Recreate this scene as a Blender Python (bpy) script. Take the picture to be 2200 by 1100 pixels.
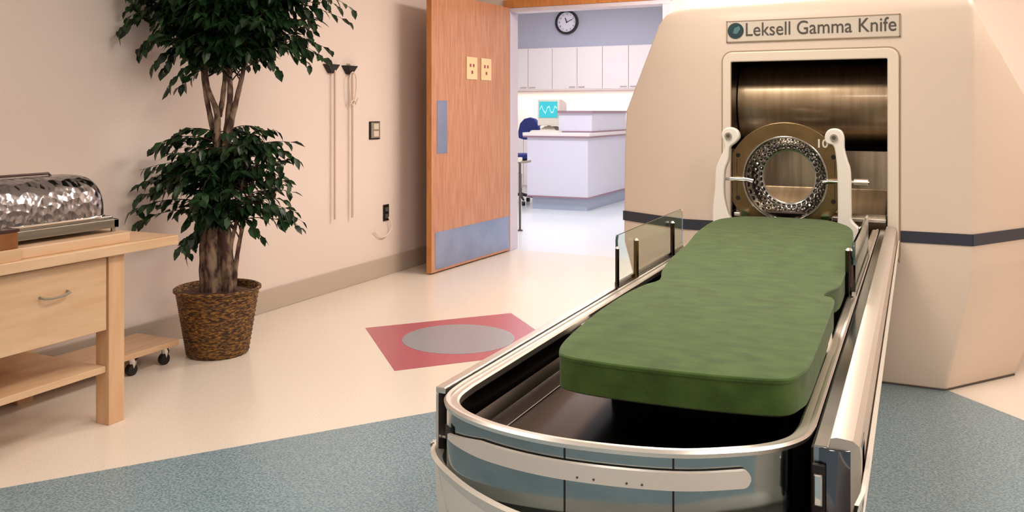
import bpy, bmesh, math, random
from mathutils import Vector, Matrix
PI = math.pi
S = bpy.context.scene
C = S.collection
for o in list(bpy.data.objects): bpy.data.objects.remove(o)

# ------------------------------------------------------------------ camera, world, exposure, lamps
cam = bpy.data.cameras.new('camera'); co = bpy.data.objects.new('camera', cam); C.objects.link(co)
co.location = (0, 0, 1.216)
co.rotation_euler = (PI/2, 0, math.radians(25.222))
cam.sensor_width = 36; cam.lens = 36*1847/2200; cam.shift_y = -310/2200
cam.clip_start = 0.05; cam.clip_end = 100
S.camera = co
S.view_settings.view_transform = 'Standard'; S.view_settings.look = 'None'
S.view_settings.exposure = 0.0; S.view_settings.gamma = 1.0; S.view_settings.use_curve_mapping = False
w = bpy.data.worlds.new('world'); S.world = w; w.use_nodes = True
w.node_tree.nodes['Background'].inputs[0].default_value = (0.9, 0.85, 0.8, 1)
w.node_tree.nodes['Background'].inputs[1].default_value = 0.1

ROOM_LIGHTS = [  # x, y, size x, size y, watts
    (-1.15, 5.6, 0.6, 1.2, 66), (0.9, 4.6, 0.6, 1.2, 30),
    (-0.9, 2.7, 0.6, 1.2, 34), (-2.0, 0.6, 0.6, 1.2, 9), (1.2, 1.2, 0.6, 1.2, 40), (-0.4, -1.2, 0.6, 1.2, 36)]
BACK_LIGHTS = [(-3.6, 8.4, 1.2, 0.6, 56), (-4.2, 10.6, 1.2, 0.6, 32), (-2.2, 9.8, 1.2, 0.6, 20)]
WARM = (1.0, 0.885, 0.79); COOL = (0.84, 0.88, 1.0)
CEIL = 2.75
def lamp(x, y, sx, sy, wt, col, z):
    l = bpy.data.lights.new('ceiling_lamp', 'AREA'); l.shape = 'RECTANGLE'; l.size = sx; l.size_y = sy
    l.energy = wt; l.color = col
    o = bpy.data.objects.new('ceiling_lamp', l); C.objects.link(o); o.location = (x, y, z)
for a in ROOM_LIGHTS: lamp(*a, WARM, CEIL-0.045)
for a in BACK_LIGHTS: lamp(*a, COOL, CEIL+0.105)
lamp(-4.6, 12.24, 2.9, 0.08, 14, (1, 0.93, 0.82), 1.535)     # strip under the wall cabinets

# ------------------------------------------------------------------ helpers
def tag(o, label=None, cat=None, group=None, kind=None):
    if label: o['label'] = label
    if cat: o['category'] = cat
    if group: o['group'] = group
    if kind: o['kind'] = kind
    return o
def thing(name, label, cat, loc=(0, 0, 0), group=None):
    o = bpy.data.objects.new(name, None); C.objects.link(o); o.location = loc
    o.empty_display_size = 0.05
    return tag(o, label, cat, group)
def root_of(o):
    while o.parent: o = o.parent
    return o
def obj(name, bm, mats, parent=None, smooth=False, bevel=0, org=None, segs=2, angle=40, sub=0):
    """links one bmesh (in world coordinates) as one mesh object"""
    base = Vector(root_of(parent).location) if parent else Vector(org or (0, 0, 0))
    bm.transform(Matrix.Translation(-base))
    bmesh.ops.recalc_face_normals(bm, faces=bm.faces)
    me = bpy.data.meshes.new(name); bm.to_mesh(me); bm.free()
    if not isinstance(mats, (list, tuple)): mats = [mats]
    for m in mats: me.materials.append(m)
    o = bpy.data.objects.new(name, me); C.objects.link(o)
    if parent: o.parent = parent
    else: o.location = base
    if bevel:
        b = o.modifiers.new('bevel', 'BEVEL'); b.width = bevel; b.segments = segs; b.limit_method = 'ANGLE'; b.angle_limit = math.radians(35)
    if sub:
        m = o.modifiers.new('sub', 'SUBSURF'); m.levels = sub; m.render_levels = sub
    if smooth:
        for p in me.polygons: p.use_smooth = True
        if angle: me.set_sharp_from_angle(angle=math.radians(angle))
    return o
def struct(name, bm, mats, parent=None, **k):
    o = obj(name, bm, mats, parent, **k)
    if not parent: o['kind'] = 'structure'
    return o
def N(): return bmesh.new()
def box(bm, x0, x1, y0, y1, z0, z1, mi=0):
    v = [bm.verts.new((x, y, z)) for z in (z0, z1) for y in (y0, y1) for x in (x0, x1)]
    for f in ((0, 2, 3, 1), (4, 5, 7, 6), (0, 1, 5, 4), (2, 6, 7, 3), (0, 4, 6, 2), (1, 3, 7, 5)):
        bm.faces.new([v[i] for i in f]).material_index = mi
    return bm
def obox(bm, c, ax, ay, az, hx, hy, hz, mi=0):
    """box with own axes"""
    c = Vector(c); ax = Vector(ax).normalized(); ay = Vector(ay).normalized(); az = Vector(az).normalized()
    v = [bm.verts.new(c+ax*hx*i+ay*hy*j+az*hz*k) for k in (-1, 1) for j in (-1, 1) for i in (-1, 1)]
    for f in ((0, 2, 3, 1), (4, 5, 7, 6), (0, 1, 5, 4), (2, 6, 7, 3), (0, 4, 6, 2), (1, 3, 7, 5)):
        bm.faces.new([v[i] for i in f]).material_index = mi
    return bm
def tube(bm, pts, rs, n=10, mi=0, cap=True):
    pts = [Vector(p) for p in pts]
    if not isinstance(rs, (list, tuple)): rs = [rs]*len(pts)
    rings = []; ref = None
    for i, p in enumerate(pts):
        t = (pts[min(i+1, len(pts)-1)]-pts[max(i-1, 0)]).normalized()
        if ref is None:
            ref = Vector((0, 0, 1)) if abs(t.z) < 0.9 else Vector((1, 0, 0))
        a = (ref - t*ref.dot(t)).normalized(); ref = a; b = t.cross(a)
        rings.append([bm.verts.new(p+(a*math.cos(2*PI*k/n)+b*math.sin(2*PI*k/n))*rs[i]) for k in range(n)])
    for r0, r1 in zip(rings, rings[1:]):
        for k in range(n):
            bm.faces.new((r0[k], r0[(k+1) % n], r1[(k+1) % n], r1[k])).material_index = mi
    if cap:
        bm.faces.new(rings[0][::-1]).material_index = mi; bm.faces.new(rings[-1]).material_index = mi
    return bm
def cyl(bm, p0, p1, r, n=20, mi=0, r1=None): return tube(bm, [p0, p1], [r, r if r1 is None else r1], n, mi)
def loft(bm, rings, closed=True, cap=True, mi=0):
    vs = [[bm.verts.new(p) for p in r] for r in rings]
    n = len(vs[0])
    for a, b in zip(vs, vs[1:]):
        for k in range(n if closed else n-1):
            bm.faces.new((a[k], a[(k+1) % n], b[(k+1) % n], b[k])).material_index = mi
    if cap and closed:
        bm.faces.new(vs[0][::-1]).material_index = mi; bm.faces.new(vs[-1]).material_index = mi
    return vs
def lathe(bm, prof, cx, cy, n=48, mi=0, axis='z', cap=True):
    """prof = (radius, height) pairs"""
    rings = []
    for r, h in prof:
        rings.append([(cx+r*math.cos(2*PI*k/n), cy+r*math.sin(2*PI*k/n), h) for k in range(n)])
    loft(bm, rings, cap=cap, mi=mi); return bm
def prism(bm, pts, z0, z1, mi=0):
    loft(bm, [[(x, y, z0) for x, y in pts], [(x, y, z1) for x, y in pts]], mi=mi); return bm
def prism_y(bm, pts, y0, y1, mi=0):
    loft(bm, [[(x, y0, z) for x, z in pts], [(x, y1, z) for x, z in pts]], mi=mi); return bm
def catmull(P, n=6, closed=False):
    P = [Vector(p) for p in P]; out = []; m = len(P)
    rng = range(m if closed else m-1)
    for i in rng:
        if closed: a, b, c, d = P[(i-1) % m], P[i], P[(i+1) % m], P[(i+2) % m]
        else: a, b, c, d = P[max(i-1, 0)], P[i], P[i+1], P[min(i+2, m-1)]
        for k in range(n):
            t = k/n
            out.append(0.5*((2*b)+(c-a)*t+(2*a-5*b+4*c-d)*t*t+(3*b-a-3*c+d)*t**3))
    if not closed: out.append(P[-1])
    return out
def offset(path, d):
    """offset an open 2D path to its left by d"""
    out = []
    for i, p in enumerate(path):
        a = path[max(i-1, 0)]; b = path[min(i+1, len(path)-1)]
        t = Vector((b[0]-a[0], b[1]-a[1])).normalized()
        out.append((p[0]-t.y*d, p[1]+t.x*d))
    return out
def strip(bm, pa, za, pb, zb, mi=0):
    a = [bm.verts.new((p[0], p[1], za)) for p in pa]; b = [bm.verts.new((p[0], p[1], zb)) for p in pb]
    for i in range(len(a)-1): bm.faces.new((a[i], a[i+1], b[i+1], b[i])).material_index = mi

# ------------------------------------------------------------------ materials
def lin(c): return tuple((v/255/12.92 if v/255 <= 0.04045 else ((v/255+0.055)/1.055)**2.4) for v in c[:3])+(1,)
def mat(name, col, rough=0.5, metal=0, col2=None, scale=20, stretch=(1, 1, 1), detail=4, contrast=(0.35, 0.65), bump=0, bscale=None,
        bstretch=None, spec=0.5, emit=None, estr=0, trans=0, ior=1.45, coat=0, aniso=0, kind='noise', rvar=0, sheen=0):
    m = bpy.data.materials.new(name); m.use_nodes = True
    nt = m.node_tree; b = nt.nodes['Principled BSDF']; L = nt.links.new
    b.inputs['Base Color'].default_value = lin(col); b.inputs['Roughness'].default_value = rough
    b.inputs['Metallic'].default_value = metal; b.inputs['Specular IOR Level'].default_value = spec
    b.inputs['Transmission Weight'].default_value = trans; b.inputs['IOR'].default_value = ior
    b.inputs['Coat Weight'].default_value = coat; b.inputs['Coat Roughness'].default_value = 0.1; b.inputs['Anisotropic'].default_value = aniso
    b.inputs['Sheen Weight'].default_value = sheen
    if emit:
        b.inputs['Emission Color'].default_value = lin(emit); b.inputs['Emission Strength'].default_value = estr
    tc = nt.nodes.new('ShaderNodeTexCoord')
    def tex(sc, st, k):
        mp = nt.nodes.new('ShaderNodeMapping'); mp.inputs['Scale'].default_value = st; L(tc.outputs['Object'], mp.inputs['Vector'])
        if k == 'voronoi':
            n = nt.nodes.new('ShaderNodeTexVoronoi'); n.inputs['Scale'].default_value = sc; L(mp.outputs[0], n.inputs['Vector']); return n.outputs['Distance']
        n = nt.nodes.new('ShaderNodeTexNoise'); n.inputs['Scale'].default_value = sc; n.inputs['Detail'].default_value = detail
        L(mp.outputs[0], n.inputs['Vector']); return n.outputs['Fac']
    if col2:
        f = tex(scale, stretch, 'noise'); r = nt.nodes.new('ShaderNodeValToRGB'); L(f, r.inputs[0])
        r.color_ramp.elements[0].position = contrast[0]; r.color_ramp.elements[0].color = lin(col)
        r.color_ramp.elements[1].position = contrast[1]; r.color_ramp.elements[1].color = lin(col2)
        L(r.outputs[0], b.inputs['Base Color'])
    if rvar:
        f = tex(scale, stretch, 'noise'); r = nt.nodes.new('ShaderNodeMapRange'); L(f, r.inputs[0])
        r.inputs[3].default_value = max(rough-rvar, 0.02); r.inputs[4].default_value = rough+rvar; L(r.outputs[0], b.inputs['Roughness'])
    if bump:
        f = tex(bscale or scale, bstretch or stretch, kind); bp = nt.nodes.new('ShaderNodeBump'); bp.inputs['Strength'].default_value = bump
        bp.inputs['Distance'].default_value = 0.01
        L(f, bp.inputs['Height']); L(bp.outputs[0], b.inputs['Normal'])
    return m
M = {}
M['wall'] = mat('wall_paint', (228, 214, 206), 0.75, bump=0.03, bscale=90)
M['ceiling'] = mat('ceiling_tile', (235, 230, 222), 0.9, bump=0.1, bscale=60)
M['base'] = mat('vinyl_base', (188, 174, 160), 0.45)
M['floor'] = mat('beige_vinyl', (226, 214, 200), 0.22, col2=(238, 228, 216), scale=180, detail=3, spec=0.5)
M['floorblue'] = mat('blue_vinyl', (102, 128, 140), 0.3, col2=(148, 168, 176), scale=130, detail=4, contrast=(0.38, 0.62))
M['floorpink'] = mat('pink_vinyl', (170, 86, 98), 0.3, col2=(188, 106, 116), scale=150)
M['floorgrey'] = mat('grey_vinyl', (142, 142, 150), 0.3, col2=(160, 158, 164), scale=150)
M['oak'] = mat('oak_veneer', (180, 122, 90), 0.3, col2=(198, 144, 110), scale=5, stretch=(9, 9, 0.9), detail=6, coat=0.3)
M['oakedge'] = mat('oak_edging', (200, 136, 76), 0.4, col2=(184, 118, 64), scale=6, stretch=(6, 6, 1))
M['frame'] = mat('painted_frame', (206, 200, 214), 0.4)
M['maple'] = mat('birch_wood', (222, 188, 154), 0.45, col2=(208, 170, 132), scale=4, stretch=(6, 0.8, 6), detail=6)
M['mapleleg'] = mat('birch_leg', (218, 180, 142), 0.45, col2=(206, 164, 124), scale=4, stretch=(7, 7, 0.8), detail=6)
M['steel'] = mat('brushed_steel', (190, 188, 182), 0.2, 1, col2=(170, 168, 164), scale=3, stretch=(1, 1, 30), rvar=0.04)
M['steelfront'] = mat('polished_steel', (172, 180, 180), 0.13, 1, col2=(150, 160, 162), scale=5, stretch=(2, 2, 6), contrast=(0.3, 0.75))
M['steeltop'] = mat('satin_steel', (240, 232, 224), 0.34, 1)
M['panelsatin'] = mat('panel_satin', (206, 196, 186), 0.42, 0.75)
M['gripmat'] = mat('grip_satin', (236, 226, 216), 0.4, 0.45)
M['shutter'] = mat('shutter_steel', (186, 174, 156), 0.26, 1, col2=(160, 148, 130), scale=3, stretch=(14, 1, 1))
M['endsteel'] = mat('smoked_steel', (110, 112, 122), 0.12, 1)
M['steeldark'] = mat('dark_steel', (84, 74, 70), 0.18, 1)
M['drum'] = mat('bronze_brushed_steel', (182, 160, 130), 0.34, 1, coat=0.5, col2=(166, 144, 116), scale=4, stretch=(12, 1, 1), bump=0.04, bscale=6, bstretch=(30, 1, 1))
M['mirror'] = mat('mirror_steel', (150, 140, 126), 0.07, 1)
M['brass'] = mat('bronze_ring', (140, 118, 84), 0.32, 1, col2=(122, 102, 72), scale=8)
M['chrome'] = mat('chrome', (225, 225, 225), 0.08, 1)
M['hammered'] = mat('hammered_silver', (160, 158, 162), 0.16, 1, bump=0.55, bscale=32, kind='voronoi')
M['machine'] = mat('cream_enamel', (229, 211, 194), 0.42, bump=0.015, bscale=200)
M['machinerim'] = mat('cream_frame', (236, 222, 204), 0.35)
M['cover'] = mat('white_cover', (232, 224, 212), 0.35)
M['white'] = mat('white_enamel', (240, 234, 224), 0.3)
M['stripe'] = mat('charcoal_stripe', (52, 56, 68), 0.45)
M['label'] = mat('label_plate', (220, 208, 192), 0.4)
M['groove'] = mat('tan_line', (168, 148, 126), 0.6)  # plain tan for the frame seam, plate border and cabinet handles
M['ink'] = mat('grey_ink', (84, 78, 72), 0.6)
M['logo'] = mat('teal_logo', (38, 66, 72), 0.35)
M['logo2'] = mat('teal_light', (86, 128, 134), 0.35)
M['green'] = mat('green_velour', (48, 72, 22), 0.95, col2=(72, 98, 38), scale=16, stretch=(1, 1.6, 1), detail=8, contrast=(0.3, 0.72), bump=0.15, bscale=260, sheen=0.15)
M['black'] = mat('black_plastic', (26, 22, 24), 0.45)
M['darkgap'] = mat('dark_interior', (36, 20, 22), 0.6)
M['glass'] = mat('tinted_glass', (236, 246, 238), 0.02, trans=1, ior=1.12, spec=0.4)
M['glassedge'] = mat('glass_edge', (70, 96, 96), 0.2)
M['leaf'] = mat('ficus_leaf', (16, 38, 20), 0.38, col2=(44, 78, 40), scale=14, detail=2, contrast=(0.42, 0.66))
M['bark'] = mat('ficus_bark', (72, 48, 44), 0.8, col2=(142, 120, 98), scale=30, stretch=(1, 1, 0.5), contrast=(0.42, 0.62), bump=0.4, bscale=60)
M['barkdark'] = mat('ficus_twig', (60, 44, 34), 0.8)
M['wicker'] = mat('wicker', (58, 30, 16), 0.55, col2=(158, 114, 52), scale=46, stretch=(1, 1, 3), detail=3, contrast=(0.42, 0.66), bump=0.9, bscale=50, bstretch=(1, 1, 3))
M['moss'] = mat('brown_moss', (70, 44, 36), 0.95, col2=(98, 68, 54), scale=50, bump=0.6)
M['cream'] = mat('ivory_plastic', (230, 206, 160), 0.4)
M['reddot'] = mat('red_mark', (150, 60, 70), 0.5)
M['greyplate'] = mat('grey_plate', (150, 142, 128), 0.45)
M['cord'] = mat('white_cord', (232, 214, 200), 0.6)
M['tan'] = mat('tan_strap', (206, 182, 166), 0.7)
M['kick'] = mat('kick_steel', (164, 176, 202), 0.38, 1, col2=(148, 162, 192), scale=5, detail=6)
M['cab'] = mat('cabinet_laminate', (238, 228, 226), 0.45)
M['soffit'] = mat('blue_grey_paint', (176, 176, 190), 0.7)
M['desk'] = mat('desk_laminate', (222, 220, 232), 0.4)
M['desktrim'] = mat('mauve_edge', (156, 124, 136), 0.45)
M['deskkick'] = mat('desk_kick', (176, 186, 206), 0.5)
M['backfloor'] = mat('pale_vinyl', (226, 230, 232), 0.16, col2=(234, 236, 238), scale=120)
M['pc'] = mat('beige_plastic', (226, 216, 200), 0.45)
M['screen'] = mat('monitor_screen', (40, 140, 150), 0.2, emit=(60, 170, 180), estr=0.9)
M['screenlit'] = mat('monitor_graph', (170, 220, 220), 0.2, emit=(190, 235, 235), estr=0.9)
M['bluefab'] = mat('blue_fabric', (48, 56, 120), 0.85)
M['diffuser'] = mat('lit_diffuser', (250, 248, 240), 0.5, emit=(255, 246, 232), estr=2.2)
M['brownbox'] = mat('copper_brown', (128, 78, 40), 0.4, col2=(150, 96, 56), scale=10)
M['clockface'] = mat('clock_face', (226, 222, 232), 0.4)
M['wood2'] = mat('walnut_handle', (66, 36, 26), 0.4)

# ------------------------------------------------------------------ room shell
XL, XR, YF, YB = -3.58, 2.6, 6.8, -2.6
DL, DR, DH = -3.275, -1.79, 2.115      # rough door opening
b = box(N(), XL-0.15, XR+0.15, YB-0.15, YF+0.06, -0.1, 0); struct('floor', b, M['floor'])
b = prism(N(), [(-0.433, 4.80), (XL, 0.594), (XL, YB), (XR, YB), (XR, 1.52)], 0.0, 0.0015); struct('floor_blue_zone', b, M['floorblue'])
b = prism(N(), [(-2.803, 4.019), (-2.215, 4.69), (-1.628, 4.084), (-2.216, 3.413)], 0.0, 0.0015); struct('floor_pink_square', b, M['floorpink'])
b = prism(N(), [(-2.222+0.30*math.cos(a*PI/36), 4.045+0.30*math.sin(a*PI/36)) for a in range(72)], 0.0015, 0.0025); struct('floor_grey_circle', b, M['floorgrey'])
b = box(N(), XL-0.15, XR+0.15, YB-0.15, YF+0.12, CEIL, CEIL+0.08); struct('ceiling', b, M['ceiling'])
b = box(N(), XL-0.15, XL, YB-0.15, YF+0.12, 0, CEIL); struct('wall_left', b, M['wall'])
b = box(N(), XR, XR+0.15, YB-0.15, YF+0.12, 0, CEIL); struct('wall_right', b, M['wall'])
b = box(N(), XL, XR, YB-0.15, YB, 0, CEIL); struct('wall_front', b, M['wall'])
b = N(); box(b, XL, DL, YF, YF+0.12, 0, CEIL); box(b, DR, XR, YF, YF+0.12, 0, CEIL); box(b, DL, DR, YF, YF+0.12, DH+0.06, CEIL)
struct('wall_back', b, M['wall'])
b = box(N(), XL, XL+0.012, YB, YF, 0, 0.135); struct('baseboard_left', b, M['base'], bevel=0.004)
b = N(); box(b, XL+0.012, DL-0.05, YF-0.012, YF, 0, 0.135); box(b, DR+0.05, XR, YF-0.012, YF, 0, 0.135); struct('baseboard_back', b, M['base'])
b = box(N(), XR-0.012, XR, YB, YF-0.012, 0, 0.135); struct('baseboard_right', b, M['base'])
# door frame
b = N(); box(b, DL, DL+0.065, YF-0.02, YF+0.14, 0, DH-0.03); box(b, DR-0.065, DR, YF-0.02, YF+0.14, 0, DH-0.03)
box(b, DL, DR, YF-0.02, YF+0.14, DH-0.03, DH+0.005)
struct('trim_1', b, M['frame'], bevel=0.003)
b = box(N(), DL, DR+0.02, YF-0.025, YF+0.02, DH+0.005, DH+0.075); struct('trim_2', b, M['oakedge'])
# back room
BX0, BX1, BY1, BC = -6.6, -0.9, 12.45, 2.9
b = box(N(), BX0-0.1, BX1+0.1, YF+0.06, BY1+0.1, -0.1, 0); struct('floor_back_room', b, M['backfloor'])
b = box(N(), BX0-0.1, BX1+0.1, YF+0.12, BY1+0.1, BC, BC+0.08); struct('ceiling_back_room', b, M['ceiling'])
b = N(); box(b, BX0, BX1, BY1, BY1+0.1, 0, BC); struct('wall_far', b, M['wall'])
b = box(N(), BX0-0.1, BX0, YF+0.12, BY1, 0, BC); struct('wall_far_left', b, M['wall'])
b = box(N(), BX1, BX1+0.1, YF+0.12, BY1, 0, BC); struct('wall_far_right', b, M['wall'])
b = N(); box(b, BX0, XL-0.15, YF, YF+0.12, 0, BC); struct('wall_far_near', b, M['wall'])
b = box(N(), BX0, BX1, 12.1, BY1, 2.19, BC); struct('wall_soffit', b, M['soffit'])

# ceiling lights
def ceiling_light(x, y, sx, sy, z, where):
    t = thing('ceiling_light', 'white framed fluorescent ceiling panel '+where, 'ceiling light', (x, y, z), 'recessed fluorescent ceiling panels')
    b = N(); hx, hy = sx/2, sy/2
    box(b, x-hx-0.03, x+hx+0.03, y-hy-0.03, y-hy, z-0.02, z); box(b, x-hx-0.03, x+hx+0.03, y+hy, y+hy+0.03, z-0.02, z)
    box(b, x-hx-0.03, x-hx, y-hy, y+hy, z-0.02, z); box(b, x+hx, x+hx+0.03, y-hy, y+hy, z-0.02, z)
    obj('frame', b, M['white'], t)
    obj('diffuser', box(N(), x-hx, x+hx, y-hy, y+hy, z-0.012, z-0.004), M['diffuser'], t)
WH = ['nearest the doorway', 'above the right side of the machine', 'above the foot of the couch', 'above the wooden cart', 'to the right of the couch', 'behind the camera']
for a, wv in zip(ROOM_LIGHTS, WH): ceiling_light(a[0], a[1], a[2], a[3], CEIL, wv)
for a, wv in zip(BACK_LIGHTS, ['just inside the back room', 'above the reception desk', 'at the right of the back room']): ceiling_light(a[0], a[1], a[2], a[3], BC+0.0, wv)

# ------------------------------------------------------------------ open door leaf
hp = Vector((-3.208, 6.76, 0)); fp = Vector((-3.268, 5.531, 0))
al = (fp-hp).normalized(); nl = Vector((-al.y, al.x, 0)); nl = nl if nl.x > 0 else -nl   # nl faces the room
LW = (fp-hp).length
door = thing('door_1', 'wide oak veneer door leaf standing open against the left wall', 'door', hp)
door['kind'] = 'structure'
def onleaf(s0, s1, z0, z1, d0, d1, b=None):
    b = b or N(); c = hp+al*(s0+s1)/2+nl*(d0+d1)/2+Vector((0, 0, (z0+z1)/2))
    return obox(b, c, al, nl, (0, 0, 1), (s1-s0)/2, abs(d1-d0)/2, (z1-z0)/2)
obj('door_panel', onleaf(0, LW-0.006, 0.012, 2.118, -0.044, 0), M['oak'], door)
obj('edge_strip', onleaf(LW-0.006, LW, 0.012, 2.118, -0.044, 0), M['oakedge'], door)
obj('kick_plate', onleaf(0.01, LW-0.05, 0.03, 0.31, 0, 0.002), M['kick'], door)
obj('push_plate', onleaf(LW-0.215, LW-0.075, 0.90, 1.30, 0, 0.003), M['kick'], door)
for s in (0.335, 0.565):
    p = obj('sign_plate', onleaf(s, s+0.165, 1.475, 1.655, 0, 0.008), M['cream'], door, bevel=0.003)
    b = N()
    for q in (0.05, 0.10): onleaf(s+q, s+q+0.022, 1.575, 1.60, 0.008, 0.0095, b)
    onleaf(s+0.072, s+0.096, 1.52, 1.545, 0.008, 0.0095, b)
    obj('red_marks', b, M['reddot'], p)
for z in (0.25, 1.05, 1.9):
    obj('hinge', cyl(N(), hp-nl*0.05+Vector((0, 0.0, z)), hp-nl*0.05+Vector((0, 0.0, z+0.1)), 0.007), M['greyplate'], door)

# ------------------------------------------------------------------ wall fittings
def hook(y, label, loop):
    t = thing('wall_hook', label, 'wall hook', (XL, y, 1.52), 'black wall hooks')
    b = N(); loft(b, [[(XL, y-0.085, 1.535), (XL, y+0.085, 1.535), (XL+0.05, y+0.05, 1.535), (XL+0.05, y-0.05, 1.535)],
                      [(XL, y-0.03, 1.475), (XL, y+0.03, 1.475), (XL+0.025, y+0.02, 1.475), (XL+0.025, y-0.02, 1.475)]])
    obj('bracket', b, M['black'], t, bevel=0.004)
    b = N(); box(b, XL, XL+0.004, y-0.02, y+0.02, 1.535, 1.55); obj('mounting_plate', b, M['greyplate'], t)
hook(4.72, 'black wall hook holding a straight hanging strap, nearer the plant', 0)
hook(4.925, 'black wall hook holding a strap and a looped cord, nearer the door', 1)
for y, z0, lab in ((4.735, 0.49, 'long thin tan strap hanging from the hook nearer the plant'), (4.935, 0.48, 'long thin tan strap hanging beside the looped white cord')):
    b = box(N(), XL+0.026, XL+0.034, y-0.007, y+0.007, z0, 1.50)
    tag(obj('hanging_strap', b, M['tan'], org=(XL+0.03, y, z0)), lab, 'strap', 'tan straps hanging on the left wall')
pts = [(XL+0.04, 4.925+0.055*math.sin(a*PI/12)*(0.7+0.3*math.cos(a*PI/12)), 1.375+0.115*math.cos(a*PI/12)) for a in range(25)]
b = tube(N(), pts, 0.004, 6); tube(b, [(XL+0.04, 4.9, 1.28), (XL+0.045, 4.93, 1.30), (XL+0.04, 4.96, 1.27), (XL+0.045, 4.98, 1.31)], 0.006, 6)
tag(obj('looped_cord', b, M['cord'], org=(XL+0.04, 4.925, 1.49), smooth=True), 'loop of thin white cord hung on the wall hook nearer the door', 'cord')
t = thing('wall_switch', 'grey rectangular double switch plate on the left wall', 'switch', (XL, 5.24, 1.08))
obj('plate', box(N(), XL, XL+0.008, 5.175, 5.305, 1.015, 1.145), M['black'], t)
b = N(); box(b, XL+0.008, XL+0.012, 5.19, 5.295, 1.025, 1.137); obj('insert', b, M['greyplate'], t)
for z in (1.035, 1.088): obj('rocker', box(N(), XL+0.012, XL+0.018, 5.215, 5.275, z, z+0.04), M['label'], t)
t = thing('wall_outlet', 'small black power outlet low on the left wall', 'outlet', (XL, 5.39, 0.465))
obj('plate', box(N(), XL, XL+0.008, 5.355, 5.425, 0.405, 0.525), M['black'], t)
for z in (0.425, 0.475): obj('socket', box(N(), XL+0.008, XL+0.014, 5.372, 5.408, z, z+0.03), M['ink'], t)
pts = catmull([(XL+0.02, 5.40, 0.43), (XL+0.03, 5.43, 0.36), (XL+0.02, 5.38, 0.30), (XL+0.015, 5.30, 0.295), (XL+0.015, 5.22, 0.345)], 8)
tag(obj('power_cord', tube(N(), pts, 0.0045, 6), M['cord'], org=(XL+0.02, 5.40, 0.43), smooth=True), 'white power cord curving below the black outlet', 'cord')

# ------------------------------------------------------------------ back room furniture
t = thing('wall_clock', 'round wall clock with black rim and white face', 'clock', (-4.775, 12.1, 2.565))
def ringy(bm, cx, y0, y1, cz, r0, r1, n=48, mi=0):
    rings = []
    for r, y in ((r1, y1), (r1, y0), (r0, y0), (r0, y1)):
        rings.append([(cx+r*math.cos(2*PI*k/n), y, cz+r*math.sin(2*PI*k/n)) for k in range(n)])
    rings.append(rings[0]); vs = [[bm.verts.new(p) for p in r] for r in rings[:4]]; vs.append(vs[0])
    for a, c in zip(vs, vs[1:]):
        for k in range(n): bm.faces.new((a[k], a[(k+1) % n], c[(k+1) % n], c[k])).material_index = mi
    return bm
obj('rim', ringy(N(), -4.775, 12.05, 12.1, 2.565, 0.15, 0.182), M['black'], t, smooth=True)
obj('clock_face', cyl(N(), (-4.775, 12.075, 2.565), (-4.775, 12.099, 2.565), 0.151, 40), M['clockface'], t)
def text_obj(s, size, loc, mt, parent, name, rot=(PI/2, 0, 0), ext=0.001, off=0.0, sx=1, align='CENTER'):
    c = bpy.data.curves.new(name, 'FONT'); c.body = s; c.size = size; c.extrude = ext; c.offset = off
    c.align_x = align; c.align_y = 'CENTER'
    tmp = bpy.data.objects.new('tmp', c); C.objects.link(tmp)
    bpy.context.view_layer.update()
    me = bpy.data.meshes.new_from_object(tmp.evaluated_get(bpy.context.evaluated_depsgraph_get()))
    bpy.data.objects.remove(tmp)
    from mathutils import Euler
    me.transform(Matrix.Diagonal((sx, 1, 1, 1))); me.transform(Euler(rot).to_matrix().to_4x4())
    me.transform(Matrix.Translation(Vector(loc)-Vector(root_of(parent).location)))
    me.materials.clear(); me.materials.append(mt)
    me.name = name
    o = bpy.data.objects.new(name, me); C.objects.link(o); o.parent = parent
    return o
for k in range(1, 13):
    a = PI/2-k*PI/6
    text_obj(str(k), 0.042, (-4.775+0.12*math.cos(a), 12.0735, 2.565+0.12*math.sin(a)), M['ink'], t, 'numeral')
for ang, ln, wd in ((PI/2-11.3*PI/6, 0.07, 0.007), (PI/2-2.2*PI/6, 0.10, 0.005)):
    d = Vector((math.cos(ang), 0, math.sin(ang)))
    obj('clock_hand', obox(N(), Vector((-4.775, 12.071, 2.565))+d*ln/2, d, (0, 1, 0), d.cross(Vector((0, 1, 0))), ln/2, 0.0015, wd), M['black'], t)
obj('hand_hub', cyl(N(), (-4.775, 12.066, 2.565), (-4.775, 12.075, 2.565), 0.012), M['black'], t)

CABX = [-5.82, -5.015, -4.21, -3.41, -2.61]
CL = ['white laminate double wall cabinet at the left end of the row', 'white laminate double wall cabinet below the clock', 'white laminate double wall cabinet above the raised counter ledge', 'white laminate double wall cabinet mostly hidden behind the machine']
for i in range(4):
    x0, x1 = CABX[i], CABX[i+1]
    t = thing('wall_cabinet', CL[i], 'cabinet', ((x0+x1)/2, 12.45, 1.55), 'white wall cabinets in the back room')
    obj('body', box(N(), x0, x1, 12.1, 12.45, 1.55, 2.19), M['cab'], t)
    xm = (x0+x1)/2
    for a, c, hx in ((x0+0.004, xm-0.004, xm-0.10), (xm+0.004, x1-0.004, xm+0.05)):
        d = obj('door', box(N(), a, c, 12.078, 12.098, 1.557, 2.183), M['cab'], t, bevel=0.003)
        b = box(N(), hx-0.02, hx+0.07, 12.06, 12.067, 1.585, 1.592); box(b, hx-0.02, hx-0.014, 12.06, 12.078, 1.585, 1.592); box(b, hx+0.064, hx+0.07, 12.06, 12.078, 1.585, 1.592)
        obj('handle', b, M['groove'], d)
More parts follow.
